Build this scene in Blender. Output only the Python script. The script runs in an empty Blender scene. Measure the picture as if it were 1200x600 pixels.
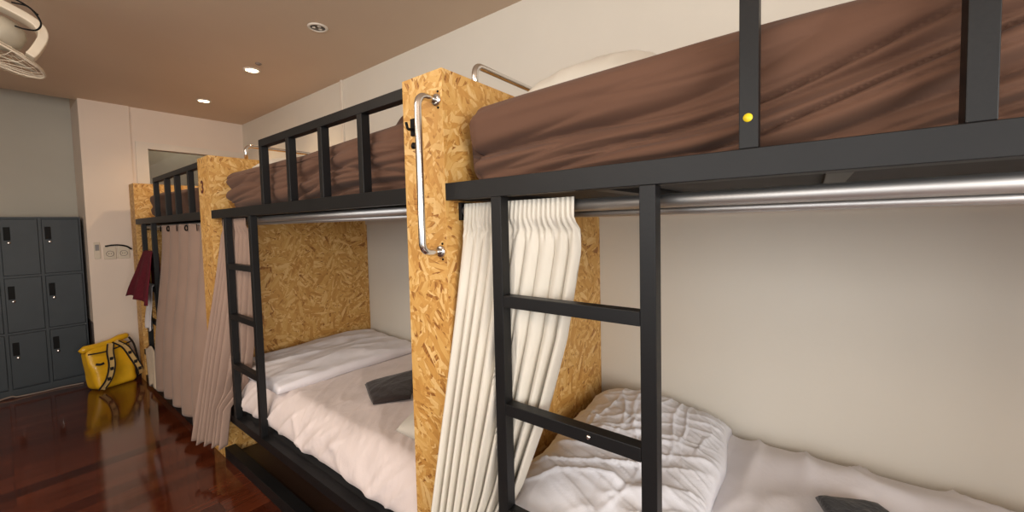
import bpy, bmesh, math, random
import numpy as np
from mathutils import Vector, Matrix, noise
PI = math.pi
random.seed(4)
C = bpy.context.scene.collection

# ------------------------------------------------------------------ materials
def new_mat(name):
    m = bpy.data.materials.new(name); m.use_nodes = True
    nt = m.node_tree; b = nt.nodes['Principled BSDF']
    return m, nt, b
def N(nt, t, **kw):
    n = nt.nodes.new(t)
    for k, v in kw.items(): setattr(n, k, v)
    return n
def ramp(nt, stops):
    r = N(nt, 'ShaderNodeValToRGB'); e = r.color_ramp.elements
    while len(e) < len(stops): e.new(0.5)
    for i, (p, c) in enumerate(stops):
        e[i].position = p; e[i].color = (c[0], c[1], c[2], 1)
    return r
def plain(name, col, rough=0.5, metal=0.0, var=0.06, scale=8, bump=0.0, bscale=60, spec=0.5, coat=0.0):
    m, nt, b = new_mat(name); L = nt.links.new
    tc = N(nt, 'ShaderNodeTexCoord'); no = N(nt, 'ShaderNodeTexNoise')
    no.inputs['Scale'].default_value = scale; no.inputs['Detail'].default_value = 4
    L(tc.outputs['Object'], no.inputs['Vector'])
    r = ramp(nt, [(0.3, [max(0, c*(1-var)) for c in col]), (0.7, [min(1, c*(1+var)) for c in col])])
    L(no.outputs['Fac'], r.inputs['Fac']); L(r.outputs['Color'], b.inputs['Base Color'])
    b.inputs['Roughness'].default_value = rough; b.inputs['Metallic'].default_value = metal
    b.inputs['Specular IOR Level'].default_value = spec
    b.inputs['Coat Weight'].default_value = coat
    if bump:
        n2 = N(nt, 'ShaderNodeTexNoise'); n2.inputs['Scale'].default_value = bscale; n2.inputs['Detail'].default_value = 5
        L(tc.outputs['Object'], n2.inputs['Vector'])
        bp = N(nt, 'ShaderNodeBump'); bp.inputs['Strength'].default_value = bump; bp.inputs['Distance'].default_value = 0.01
        L(n2.outputs['Fac'], bp.inputs['Height']); L(bp.outputs['Normal'], b.inputs['Normal'])
    return m
def cloth(name, col, rough=0.85, var=0.05, weave=900, wr=0.25, wscale=9, sheen=0.2, stretch=(1, 1, 1), subs=0.0):
    m, nt, b = new_mat(name); L = nt.links.new
    tc = N(nt, 'ShaderNodeTexCoord')
    no = N(nt, 'ShaderNodeTexNoise'); no.inputs['Scale'].default_value = 5
    L(tc.outputs['Object'], no.inputs['Vector'])
    r = ramp(nt, [(0.3, [c*(1-var) for c in col]), (0.7, [min(1, c*(1+var)) for c in col])])
    L(no.outputs['Fac'], r.inputs['Fac']); L(r.outputs['Color'], b.inputs['Base Color'])
    b.inputs['Roughness'].default_value = rough
    b.inputs['Sheen Weight'].default_value = sheen
    b.inputs['Specular IOR Level'].default_value = 0.25
    mp = N(nt, 'ShaderNodeMapping'); mp.inputs['Scale'].default_value = stretch
    L(tc.outputs['Object'], mp.inputs['Vector'])
    n1 = N(nt, 'ShaderNodeTexNoise'); n1.inputs['Scale'].default_value = wscale; n1.inputs['Detail'].default_value = 5
    n1.inputs['Distortion'].default_value = 0.8
    L(mp.outputs['Vector'], n1.inputs['Vector'])
    n2 = N(nt, 'ShaderNodeTexNoise'); n2.inputs['Scale'].default_value = weave
    L(tc.outputs['Object'], n2.inputs['Vector'])
    b1 = N(nt, 'ShaderNodeBump'); b1.inputs['Strength'].default_value = wr; b1.inputs['Distance'].default_value = 0.02
    L(n1.outputs['Fac'], b1.inputs['Height'])
    b2 = N(nt, 'ShaderNodeBump'); b2.inputs['Strength'].default_value = 0.15; b2.inputs['Distance'].default_value = 0.002
    L(n2.outputs['Fac'], b2.inputs['Height']); L(b1.outputs['Normal'], b2.inputs['Normal']); L(b2.outputs['Normal'], b.inputs['Normal'])
    return m

def osb_material(name, tint=(1, 1, 1)):
    m, nt, b = new_mat(name); L = nt.links.new
    tc = N(nt, 'ShaderNodeTexCoord'); sp = N(nt, 'ShaderNodeSeparateXYZ'); L(tc.outputs['Object'], sp.inputs[0])
    ge = N(nt, 'ShaderNodeNewGeometry'); sn = N(nt, 'ShaderNodeSeparateXYZ'); L(ge.outputs['Normal'], sn.inputs[0])
    ab = N(nt, 'ShaderNodeMath', operation='ABSOLUTE'); L(sn.outputs['X'], ab.inputs[0])
    gt = N(nt, 'ShaderNodeMath', operation='GREATER_THAN'); L(ab.outputs[0], gt.inputs[0]); gt.inputs[1].default_value = 0.5
    mx = N(nt, 'ShaderNodeMix'); L(gt.outputs[0], mx.inputs['Factor']); L(sp.outputs['X'], mx.inputs[2]); L(sp.outputs['Y'], mx.inputs[3])
    cb = N(nt, 'ShaderNodeCombineXYZ'); L(mx.outputs[0], cb.inputs['X']); L(sp.outputs['Z'], cb.inputs['Y'])
    outs = []; vals = []
    for i, (cs, fs, st) in enumerate([(11, 75, 0.24), (16, 105, 0.28), (8, 54, 0.22)]):
        of = N(nt, 'ShaderNodeVectorMath', operation='ADD'); of.inputs[1].default_value = (i*3.7, i*1.9, 0)
        L(cb.outputs[0], of.inputs[0])
        vc = N(nt, 'ShaderNodeTexVoronoi', voronoi_dimensions='2D'); vc.inputs['Scale'].default_value = cs
        L(of.outputs[0], vc.inputs['Vector'])
        sc = N(nt, 'ShaderNodeSeparateColor'); L(vc.outputs['Color'], sc.inputs[0])
        an = N(nt, 'ShaderNodeMath', operation='MULTIPLY'); L(sc.outputs[0], an.inputs[0]); an.inputs[1].default_value = 6.28
        vr = N(nt, 'ShaderNodeVectorRotate', rotation_type='Z_AXIS'); L(of.outputs[0], vr.inputs['Vector']); L(an.outputs[0], vr.inputs['Angle'])
        mp = N(nt, 'ShaderNodeMapping'); mp.inputs['Scale'].default_value = (st, 1, 1); L(vr.outputs[0], mp.inputs['Vector'])
        vf = N(nt, 'ShaderNodeTexVoronoi', voronoi_dimensions='2D'); vf.inputs['Scale'].default_value = fs
        L(mp.outputs[0], vf.inputs['Vector'])
        s2 = N(nt, 'ShaderNodeSeparateColor'); L(vf.outputs['Color'], s2.inputs[0])
        # wood grain along a flake
        wn = N(nt, 'ShaderNodeTexNoise'); wn.inputs['Scale'].default_value = 150
        m2 = N(nt, 'ShaderNodeMapping'); m2.inputs['Scale'].default_value = (0.08, 1, 1); L(vr.outputs[0], m2.inputs['Vector']); L(m2.outputs[0], wn.inputs['Vector'])
        outs.append((s2.outputs[0], s2.outputs[1])); vals.append(wn.outputs['Fac'])
    # pick layer by the value of the second flake field
    g1 = N(nt, 'ShaderNodeMath', operation='GREATER_THAN'); L(outs[1][1], g1.inputs[0]); g1.inputs[1].default_value = 0.55
    a = N(nt, 'ShaderNodeMix'); L(g1.outputs[0], a.inputs['Factor']); L(outs[0][0], a.inputs[2]); L(outs[1][0], a.inputs[3])
    g2 = N(nt, 'ShaderNodeMath', operation='GREATER_THAN'); L(outs[2][1], g2.inputs[0]); g2.inputs[1].default_value = 0.62
    c = N(nt, 'ShaderNodeMix'); L(g2.outputs[0], c.inputs['Factor']); L(a.outputs[0], c.inputs[2]); L(outs[2][0], c.inputs[3])
    gm = N(nt, 'ShaderNodeMath', operation='MULTIPLY_ADD'); L(vals[0], gm.inputs[0]); gm.inputs[1].default_value = 0.35; gm.inputs[2].default_value = -0.17
    ad = N(nt, 'ShaderNodeMath', operation='ADD'); L(c.outputs[0], ad.inputs[0]); L(gm.outputs[0], ad.inputs[1])
    T = lambda q: [q[k]*tint[k] for k in range(3)]
    r = ramp(nt, [(0.0, T((0.27, 0.10, 0.02))), (0.07, T((0.48, 0.23, 0.050))), (0.35, T((0.59, 0.31, 0.078))), (0.7, T((0.66, 0.385, 0.115))), (0.97, T((0.77, 0.51, 0.21)))])
    L(ad.outputs[0], r.inputs['Fac']); L(r.outputs['Color'], b.inputs['Base Color'])
    b.inputs['Roughness'].default_value = 0.5
    bp = N(nt, 'ShaderNodeBump'); bp.inputs['Strength'].default_value = 0.3; bp.inputs['Distance'].default_value = 0.004
    L(ad.outputs[0], bp.inputs['Height']); L(bp.outputs['Normal'], b.inputs['Normal'])
    return m

def floor_material():
    m, nt, b = new_mat('polished_dark_wood'); L = nt.links.new
    tc = N(nt, 'ShaderNodeTexCoord')
    br = N(nt, 'ShaderNodeTexBrick'); br.offset = 0.37
    br.inputs['Scale'].default_value = 1; br.inputs['Brick Width'].default_value = 1.1; br.inputs['Row Height'].default_value = 0.115
    br.inputs['Mortar Size'].default_value = 0.0012; br.inputs['Mortar Smooth'].default_value = 0.3
    br.inputs['Color1'].default_value = (0, 0, 0, 1); br.inputs['Color2'].default_value = (1, 1, 1, 1); br.inputs['Mortar'].default_value = (0.2, 0.2, 0.2, 1)
    L(tc.outputs['Object'], br.inputs['Vector'])
    mp = N(nt, 'ShaderNodeMapping'); mp.inputs['Scale'].default_value = (1.2, 14, 1); L(tc.outputs['Object'], mp.inputs['Vector'])
    no = N(nt, 'ShaderNodeTexNoise'); no.inputs['Scale'].default_value = 3; no.inputs['Detail'].default_value = 6; no.inputs['Distortion'].default_value = 1.2
    L(mp.outputs[0], no.inputs['Vector'])
    ma = N(nt, 'ShaderNodeMath', operation='MULTIPLY_ADD'); L(br.outputs['Color'], ma.inputs[0]); ma.inputs[1].default_value = 0.55
    m2 = N(nt, 'ShaderNodeMath', operation='MULTIPLY'); L(no.outputs['Fac'], m2.inputs[0]); m2.inputs[1].default_value = 0.5
    L(m2.outputs[0], ma.inputs[2])
    r = ramp(nt, [(0.1, (0.032, 0.0075, 0.004)), (0.45, (0.072, 0.016, 0.007)), (0.9, (0.15, 0.036, 0.014))])
    L(ma.outputs[0], r.inputs['Fac'])
    mm = N(nt, 'ShaderNodeMix', data_type='RGBA'); L(br.outputs['Fac'], mm.inputs['Factor']); L(r.outputs['Color'], mm.inputs[6]); mm.inputs[7].default_value = (0.012, 0.004, 0.003, 1)
    L(mm.outputs[2], b.inputs['Base Color'])
    n3 = N(nt, 'ShaderNodeTexNoise'); n3.inputs['Scale'].default_value = 2.2; n3.inputs['Detail'].default_value = 3; L(tc.outputs['Object'], n3.inputs['Vector'])
    rr = ramp(nt, [(0.3, (0.06,)*3), (0.7, (0.15,)*3)]); L(n3.outputs['Fac'], rr.inputs['Fac']); L(rr.outputs['Color'], b.inputs['Roughness'])
    b.inputs['Coat Weight'].default_value = 0.35; b.inputs['Coat Roughness'].default_value = 0.06
    n4 = N(nt, 'ShaderNodeTexNoise'); n4.inputs['Scale'].default_value = 5; L(mp.outputs[0], n4.inputs['Vector'])
    bp = N(nt, 'ShaderNodeBump'); bp.inputs['Strength'].default_value = 0.12; bp.inputs['Distance'].default_value = 0.003
    L(n4.outputs['Fac'], bp.inputs['Height']); L(bp.outputs['Normal'], b.inputs['Normal']); L(bp.outputs['Normal'], b.inputs['Coat Normal'])
    return m

M = dict(
    osb=osb_material('oriented_strand_board'),
    black=plain('black_painted_steel', (0.007, 0.007, 0.0075), rough=0.45, spec=0.32, var=0.15, bump=0.04, bscale=120),
    deck=plain('black_plywood', (0.014, 0.014, 0.015), rough=0.7, var=0.2),
    chrome=plain('polished_steel', (0.72, 0.70, 0.68), rough=0.16, metal=1.0, var=0.03),
    rod=plain('brushed_steel', (0.55, 0.54, 0.53), rough=0.48, metal=1.0, var=0.03),
    wall=plain('cream_painted_plaster', (0.75, 0.71, 0.63), rough=0.75, var=0.02, scale=2, bump=0.05, bscale=45),
    wall_far=plain('far_wall_paint', (0.80, 0.69, 0.59), rough=0.7, var=0.02, scale=2, bump=0.04, bscale=45),
    wall_recess=plain('grey_painted_plaster', (0.52, 0.49, 0.42), rough=0.8, var=0.03, scale=2),
    ceil=plain('bounce_tinted_ceiling', (0.64, 0.50, 0.375), rough=0.7, var=0.03, scale=1.2, spec=0.3),  # brown tint stands in for light bounced off the red floor
    floor=floor_material(),
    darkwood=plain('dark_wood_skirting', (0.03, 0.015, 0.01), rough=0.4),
    trimw=plain('white_gloss_paint', (0.76, 0.69, 0.60), rough=0.45, var=0.02),
    brown=cloth('brown_cotton_sheet', (0.135, 0.068, 0.043), var=0.025, wr=0.1, wscale=5, stretch=(1, 0.35, 2.5), sheen=0.06),
    white=cloth('white_cotton_sheet', (0.80, 0.76, 0.78), wr=0.25, wscale=6, sheen=0.1, stretch=(1, 1.4, 1)),
    warmlit=cloth('warm_lit_white_sheet', (0.78, 0.68, 0.65), wr=0.3, wscale=9, sheen=0.1, stretch=(1, 2.2, 0.6)),  # white sheet with the warm light on it put into its colour
    duvet=cloth('rumpled_white_cotton', (0.80, 0.80, 0.85), wr=0.25, wscale=6, sheen=0.1, stretch=(1.2, 2.4, 1)),
    cream=cloth('cream_blackout_fabric', (0.66, 0.62, 0.54), rough=0.6, wr=0.03, wscale=5, sheen=0.1, stretch=(3, 3, .6)),
    mauve=cloth('taupe_curtain_fabric', (0.32, 0.22, 0.172), rough=0.75, wr=0.03, wscale=4, sheen=0.15, stretch=(3, 3, .6)),
    maroon=cloth('maroon_terry', (0.13, 0.012, 0.024), wr=0.4, wscale=20, weave=300, sheen=0.0),
    paleblue=cloth('pale_towelling', (0.62, 0.58, 0.58), wr=0.4, wscale=20, weave=300),
    beige=cloth('beige_cotton', (0.62, 0.50, 0.36), wr=0.4, wscale=14),
    darkcloth=cloth('dark_brown_towelling', (0.030, 0.021, 0.019), wr=0.25, wscale=25, weave=300),
    greycloth=cloth('charcoal_towelling', (0.03, 0.03, 0.034), wr=0.5, wscale=25, weave=300),
    locker=plain('slate_powder_coat', (0.028, 0.038, 0.046), rough=0.5, var=0.08, bump=0.05, bscale=200),
    blackplastic=plain('black_plastic', (0.003, 0.003, 0.003), rough=0.6, spec=0.2),
    yellowbag=plain('yellow_tarpaulin', (0.80, 0.45, 0.015), rough=0.38, var=0.08, bump=0.3, bscale=14, coat=0.2),
    strap=plain('mustard_webbing', (0.62, 0.42, 0.16), rough=0.8),
    blackweb=plain('black_webbing', (0.012, 0.009, 0.009), rough=0.8),
    plastic=plain('aged_white_plastic', (0.66, 0.58, 0.46), rough=0.4, var=0.05),
    fan=plain('warm_white_plastic', (0.74, 0.64, 0.50), rough=0.35, var=0.06),
    fanmotor=plain('grey_fan_motor', (0.50, 0.45, 0.35), rough=0.3, var=0.1),
    rednum=plain('dark_red_paint', (0.10, 0.010, 0.008), rough=0.6),
    yellow=plain('yellow_sticker', (0.85, 0.65, 0.02), rough=0.5),
    cord=plain('grey_cord', (0.25, 0.2, 0.17), rough=0.6),
)
def emis(name, col, s):
    m, nt, b = new_mat(name)
    b.inputs['Base Color'].default_value = (*col, 1); b.inputs['Emission Color'].default_value = (*col, 1); b.inputs['Emission Strength'].default_value = s
    return m
M['lamp_on'] = emis('lit_downlight_lens', (1.0, 0.86, 0.58), 14)
def glassy():
    m, nt, b = new_mat('window_glass')
    b.inputs['Transmission Weight'].default_value = 1; b.inputs['Roughness'].default_value = 0.02; b.inputs['IOR'].default_value = 1.45
    return m
M['glass'] = glassy()

# ------------------------------------------------------------------ helpers
def empty(name, loc=(0, 0, 0), rz=0):
    o = bpy.data.objects.new(name, None); C.objects.link(o); o.location = loc; o.rotation_euler = (0, 0, rz); o.empty_display_size = 0.1
    return o
def tag(o, label=None, cat=None, group=None, kind=None):
    if label: o['label'] = label
    if cat: o['category'] = cat
    if group: o['group'] = group
    if kind: o['kind'] = kind
    return o
def link(name, me, mat, parent=None, smooth=False):
    o = bpy.data.objects.new(name, me); C.objects.link(o)
    if mat: me.materials.append(M[mat] if isinstance(mat, str) else mat)
    if smooth:
        for p in me.polygons: p.use_smooth = True
    if parent:
        o.parent = parent
    return o
def from_bm(name, bm, mat, parent=None, smooth=False):
    bmesh.ops.recalc_face_normals(bm, faces=bm.faces)
    me = bpy.data.meshes.new(name); bm.to_mesh(me); bm.free()
    return link(name, me, mat, parent, smooth)
def bx(bm, a, b, bev=0.0):
    t = bmesh.new()
    r = bmesh.ops.create_cube(t, size=1)
    for v in r['verts']:
        v.co = Vector([(a[k]+b[k])/2 + v.co[k]*abs(b[k]-a[k]) for k in range(3)])
    if bev: bmesh.ops.bevel(t, geom=list(t.edges), offset=bev, segments=2, profile=0.5, affect='EDGES', clamp_overlap=True)
    me = bpy.data.meshes.new('t'); t.to_mesh(me); t.free(); bm.from_mesh(me); bpy.data.meshes.remove(me)
def box(name, a, b, mat, parent=None, bev=0.0):
    bm = bmesh.new(); bx(bm, a, b, bev)
    return from_bm(name, bm, mat, parent)
def tube_bm(bm, pts, r, n=12, rr=None, caps=True, flat=None):
    pts = [Vector(p) for p in pts]; rings = []; up = None
    for i, p in enumerate(pts):
        d = (pts[min(i+1, len(pts)-1)] - pts[max(i-1, 0)]).normalized()
        if up is None:
            up = Vector((0, 0, 1)) if abs(d.z) < 0.9 else Vector((1, 0, 0))
        s = d.cross(up).normalized(); up = s.cross(d).normalized()
        R = rr[i] if rr else r
        rings.append([bm.verts.new(p + (s*math.cos(2*PI*k/n) + up*math.sin(2*PI*k/n)*(flat or 1))*R) for k in range(n)])
    for a, b in zip(rings, rings[1:]):
        for k in range(n): bm.faces.new((a[k], a[(k+1) % n], b[(k+1) % n], b[k]))
    if caps: bm.faces.new(rings[0][::-1]); bm.faces.new(rings[-1])
def tube(name, pts, r, mat, parent=None, n=12, **kw):
    bm = bmesh.new(); tube_bm(bm, pts, r, n, **kw)
    return from_bm(name, bm, mat, parent, True)
def fillet(pts, r, k=7):
    pts = [Vector(p) for p in pts]; out = [pts[0]]
    for i in range(1, len(pts)-1):
        a, p, b = pts[i-1], pts[i], pts[i+1]
        u = (a-p).normalized(); v = (b-p).normalized(); s = p+u*r; e = p+v*r
        for j in range(k+1):
            t = j/k; out.append(s*(1-t)**2 + p*2*t*(1-t) + e*t*t)
    out.append(pts[-1]); return out
def spline(pts, k=10):
    pts = [Vector(p) for p in pts]; P = [pts[0]*2-pts[1]] + pts + [pts[-1]*2-pts[-2]]; out = []
    for i in range(1, len(P)-2):
        for j in range(k):
            t = j/k; a, b, c, d = P[i-1:i+3]
            out.append(0.5*((2*b)+(c-a)*t+(2*a-5*b+4*c-d)*t*t+(3*b-a-3*c+d)*t**3))
    out.append(pts[-1]); return out
def lathe_bm(bm, prof, c=(0, 0, 0), axis=Vector((0, 0, 1)), n=32, close=False):
    q = Vector((0, 0, 1)).rotation_difference(Vector(axis).normalized()); c = Vector(c); rings = []
    for r, z in prof:
        rings.append([bm.verts.new(c + q @ Vector((r*math.cos(2*PI*k/n), r*math.sin(2*PI*k/n), z))) for k in range(n)])
    for a, b in zip(rings, rings[1:]):
        for k in range(n): bm.faces.new((a[k], a[(k+1) % n], b[(k+1) % n], b[k]))
    if prof[0][0] > 1e-4 and not close: bm.faces.new(rings[0][::-1])
    if prof[-1][0] > 1e-4 and not close: bm.faces.new(rings[-1])
    if close:
        for k in range(n): bm.faces.new((rings[-1][k], rings[-1][(k+1) % n], rings[0][(k+1) % n], rings[0][k]))
def lathe(name, prof, c, axis, mat, parent=None, n=32, close=False, smooth=True):
    bm = bmesh.new(); lathe_bm(bm, prof, c, axis, n, close); bmesh.ops.remove_doubles(bm, verts=bm.verts, dist=1e-5)
    return from_bm(name, bm, mat, parent, smooth)
def nz(x, y, z=0.0): return noise.noise(Vector((x, y, z)))
def rdg(x, y, z=0.0): return 1 - min(1, abs(nz(x, y, z))*2.2)
def sm(a, b, x):
    t = max(0, min(1, (x-a)/(b-a))); return t*t*(3-2*t)

def soft_box(name, a, b, r, mat, parent=None, res=0.02, disp=None):
    """rounded upholstered block whose surface is pushed about by disp(p, n) -> offset vector"""
    a = Vector(a); b = Vector(b); bm = bmesh.new(); D = b-a; idx = {}
    res = res if isinstance(res, tuple) else (res,)*3
    n = [max(2, int(D[k]/res[k])) for k in range(3)]
    def vert(i, j, k):
        key = (i, j, k)
        if key not in idx:
            p = Vector((a.x+D.x*i/n[0], a.y+D.y*j/n[1], a.z+D.z*k/n[2]))
            q = Vector([max(a[t]+r, min(b[t]-r, p[t])) for t in range(3)])
            d = p-q; nn = d.normalized() if d.length > 1e-9 else Vector((0, 0, 1))
            if d.length > 1e-9: p = q + nn*r
            if disp: p = p + disp(p, nn)
            idx[key] = bm.verts.new(p)
        return idx[key]
    for ax in range(3):
        u, v = [t for t in range(3) if t != ax]
        for side in (0, n[ax]):
            for i in range(n[u]):
                for j in range(n[v]):
                    q = []
                    for di, dj in ((0, 0), (1, 0), (1, 1), (0, 1)):
                        c = [0, 0, 0]; c[ax] = side; c[u] = i+di; c[v] = j+dj; q.append(vert(*c))
                    bm.faces.new(q)
    return from_bm(name, bm, mat, parent, True)

def cushion(name, cor, z0, th, mat, parent=None, n=48, m=48, e=0.35, wr=0.012, ws=9, seed=0, ztop=None, ripple=None, ragged=0.0):
    """closed padded cloth shape over the quad cor (counted round), resting at z0"""
    c = [Vector((p[0], p[1], 0)) for p in cor]; bm = bmesh.new(); top = []; bot = []
    for i in range(n+1):
        rt = []; rb = []
        for j in range(m+1):
            u, v = i/n, j/m
            p = (c[0]*(1-u)+c[1]*u)*(1-v) + (c[3]*(1-u)+c[2]*u)*v
            eu = 4*u*(1-u); ev = 4*v*(1-v)
            h = (max(0, eu)**e)*(max(0, ev)**e)
            # soft, slightly pulled-in sides
            cen = (c[0]+c[1]+c[2]+c[3])/4
            edge = 1-min(eu, ev)
            p = p + (cen-p)*0.03*(1-edge)*0 + Vector((nz(p.x*4+seed, p.y*4, 1), nz(p.x*4, p.y*4+seed, 2), 0))*ragged
            zt = z0 + th*h
            if ztop: zt += ztop(u, v, p)*h
            w = wr*h**0.5*(rdg(p.x*ws+seed, p.y*ws*0.6, seed)*0.7 + rdg(p.x*ws*0.7+p.y*ws*.9, p.y*ws*1.6-p.x*ws*.5, seed+5)*0.6 + nz(p.x*ws*.35, p.y*ws*.35, seed+9)*1.2 - 0.4)
            if ripple: w += ripple(u, v, p)*h
            rt.append(bm.verts.new((p.x, p.y, max(zt+w, z0+0.002*h))))
            rb.append(bm.verts.new((p.x, p.y, z0)) if 0 < i < n and 0 < j < m else rt[-1])
        top.append(rt); bot.append(rb)
    for i in range(n):
        for j in range(m):
            bm.faces.new((top[i][j], top[i+1][j], top[i+1][j+1], top[i][j+1]))
            q = [bot[i][j], bot[i][j+1], bot[i+1][j+1], bot[i+1][j]]
            try: bm.faces.new(q)
            except ValueError: pass
    return from_bm(name, bm, mat, parent, True)

def sheet(name, posf, nu, nt_, mat, parent=None, th=0.003):
    """hanging cloth: posf(u, t) gives the point, t from 0 at the top to 1 at the hem"""
    bm = bmesh.new(); g = [[bm.verts.new(posf(i/nu, j/nt_)) for j in range(nt_+1)] for i in range(nu+1)]
    for i in range(nu):
        for j in range(nt_): bm.faces.new((g[i][j], g[i+1][j], g[i+1][j+1], g[i][j+1]))
    o = from_bm(name, bm, mat, parent, True)
    s = o.modifiers.new('thickness', 'SOLIDIFY'); s.thickness = th; s.offset = 0
    return o
def lerp_table(tab, x):
    for (x0, *a), (x1, *b) in zip(tab, tab[1:]):
        if x <= x1:
            t = sm(0, 1, (x-x0)/(x1-x0)) if False else (x-x0)/(x1-x0)
            return [p+(q-p)*t for p, q in zip(a, b)]
    return list(tab[-1][1:])

# ------------------------------------------------------------------ the room  (floor z=0, bunks run along y, right wall x=2.0)
XF = 0.87; XW = 2.0; ZC = 2.87; YW = 5.83
def struct(name, a, b, mat, bev=0): return tag(box(name, a, b, mat, None, bev), kind='structure')
struct('floor', (-2.0, -2.6, -0.1), (2.1, 6.5, 0), 'floor')
def multi(name, boxes, mat):
    bm = bmesh.new()
    for a, b in boxes: bx(bm, a, b)
    return tag(from_bm(name, bm, mat), kind='structure')
multi('ceiling', [((-2.0, -2.6, ZC), (2.1, 5.90, ZC+0.1)), ((0.57, 5.90, ZC), (2.1, 6.5, 3.2)), ((-2.0, 5.90, 3.1), (0.57, 6.5, 3.2)), ((-2.0, 5.85, 2.97), (0.57, 5.9, 3.2))], 'ceil')
struct('wall_right', (XW, -2.6, 0), (2.12, 6.5, ZC), 'wall')
wf = multi('wall_far', [((0.57, 5.81, 0), (0.94, 6.38, ZC)), ((0.94, YW, 0), (1.075, 5.93, ZC)), ((1.075, YW, 2.44), (2.0, 5.93, ZC)), ((1.075, YW, 0), (2.0, 5.93, 1.2)), ((1.93, YW, 1.2), (2.0, 5.93, 2.44))], 'wall_far')
struct('wall_recess', (-2.0, 6.4, 0), (2.0, 6.5, 3.1), 'wall_recess')
multi('wall_left', [((-2.1, -2.6, 0), (-2.0, 6.5, 0.7)), ((-2.1, -2.6, 2.5), (-2.0, 6.5, 3.1)), ((-2.1, -2.6, 0.7), (-2.0, -2.0, 2.5)), ((-2.1, 1.9, 0.7), (-2.0, 6.5, 2.5))], 'wall')
struct('wall_near', (-2.0, -2.7, 0), (2.1, -2.6, ZC), 'wall')
multi('trim_1', [((0.975, YW-0.015, 1.1), (1.075, YW, 2.51)), ((1.075, YW-0.015, 2.44), (2.0, YW, 2.51))], 'trimw')
w1 = tag(empty('window_1', (1.5, 5.88, 1.2)), kind='structure')
box('glass_pane', (1.08-1.5, 0, 0.0), (1.93-1.5, 0.006, 1.24), 'glass', w1)
struct('baseboard_far', (0.57, 5.795, 0), (2.0, 5.81, 0.12), 'darkwood')
struct('trim_2', (-2.0, 6.385, 0), (0.57, 6.4, 0.60), 'darkwood')

struct('trim_3', (0.558, 5.83, 0), (0.5699, 6.38, 0.62), 'darkwood')
# ------------------------------------------------------------------ wooden partitions between the bunks
def partition(name, y0, y1, label, z1=2.02):
    t = empty(name, (XF, (y0+y1)/2, 0)); tag(t, label, 'partition', 'chipboard partitions between the bunks')
    dx, dy = -XF, -(y0+y1)/2
    P = lambda a: (a[0]+dx, a[1]+dy, a[2])
    box('front_board', P((XF, y0+0.0, 0)), P((XF+0.012, y1, z1)), 'osb', t, 0.0006)
    box('side_board', P((XF+0.0122, y0, 0)), P((1.998, y0+0.014, z1)), 'osb', t, 0.0006)
    box('side_board', P((XF+0.0122, y1-0.014, 0)), P((1.998, y1, z1)), 'osb', t, 0.0006)
    box('top_board', P((XF+0.0122, y0+0.0142, z1-0.014)), P((1.998, y1-0.0142, z1)), 'osb', t, 0.0006)
    return t, P
p1, P1 = partition('partition_panel', 0.925, 1.12, 'nearest strand board partition, beside the cream curtain, with a long chrome grab handle on its front')
p2, P2 = partition('partition_panel', 3.135, 3.36, 'middle strand board partition marked with a dark red 3')
p3, P3 = partition('partition_panel', 5.41, 5.62, 'farthest strand board partition, close to the white wall with sockets')
p0, P0 = partition('partition_panel', -1.285, -1.092, 'strand board partition at the near foot of the nearest bunk')
def flange(parent, P, c, ax, r=0.02):
    return lathe('mounting_plate', [(r, 0), (r, 0.004), (r*0.75, 0.008), (0, 0.008)], P(c), Vector(ax), 'chrome', parent, 20)
def screws(parent, P, cs, ax):
    for c in cs: lathe('screw', [(0.004, 0), (0.004, 0.002), (0, 0.003)], P(c), Vector(ax), 'blackplastic', parent, 8)
h = tube('grab_handle', fillet([P1((XF, 0.952, 1.925)), P1((0.795, 0.952, 1.925)), P1((0.795, 0.952, 1.445)), P1((XF, 0.952, 1.445))], 0.035), 0.0115, 'chrome', p1, 16)
flange(h, P1, (XF, 0.952, 1.925), (-1, 0, 0)); flange(h, P1, (XF, 0.952, 1.445), (-1, 0, 0))
screws(h, P1, [(XF, 0.944, 1.95), (XF, 0.944, 1.90), (XF, 0.944, 1.47), (XF, 0.944, 1.42)], (-1, 0, 0))
def top_handle(pp, P, y):
    h = tube('grab_handle', fillet([P((1.13, y, 2.02)), P((1.13, y, 2.13)), P((1.62, y, 2.13)), P((1.62, y, 2.02))], 0.04), 0.0125, 'chrome', pp, 16)
    flange(h, P, (1.13, y, 2.02), (0, 0, 1)); flange(h, P, (1.62, y, 2.02), (0, 0, 1))
top_handle(p1, P1, 1.02); top_handle(p2, P2, 3.25)
# small black coat hook and a screw hole on the front of the nearest partition
bm = bmesh.new(); bx(bm, P1((XF-0.010, 1.045, 1.828)), P1((XF, 1.073, 1.885)), 0.002)
tube_bm(bm, fillet([P1((XF-0.005, 1.060, 1.85)), P1((XF-0.03, 1.060, 1.845)), P1((XF-0.036, 1.060, 1.868))], 0.008), 0.0045, 8)
from_bm('coat_hook', bm, 'blackplastic', p1)
lathe('knob', [(0.011, 0), (0.011, 0.006), (0.006, 0.010), (0, 0.011)], P1((XF, 1.066, 1.797)), Vector((-1, 0, 0)), 'blackplastic', p1, 14)
# painted number on the middle partition
cu = bpy.data.curves.new('num', 'FONT'); cu.body = '3'; cu.size = 0.115; cu.extrude = 0.0008; cu.align_x = 'CENTER'; cu.offset = 0.003
ob = bpy.data.objects.new('num', cu); C.objects.link(ob); bpy.context.view_layer.update()
me = bpy.data.meshes.new_from_object(ob.evaluated_get(bpy.context.evaluated_depsgraph_get())); bpy.data.objects.remove(ob)
num = link('painted_number', me, 'rednum', p2)
num.location = P2((XF-0.0012, 3.282, 1.785)); num.rotation_euler = (PI/2, 0, -PI/2)

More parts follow.
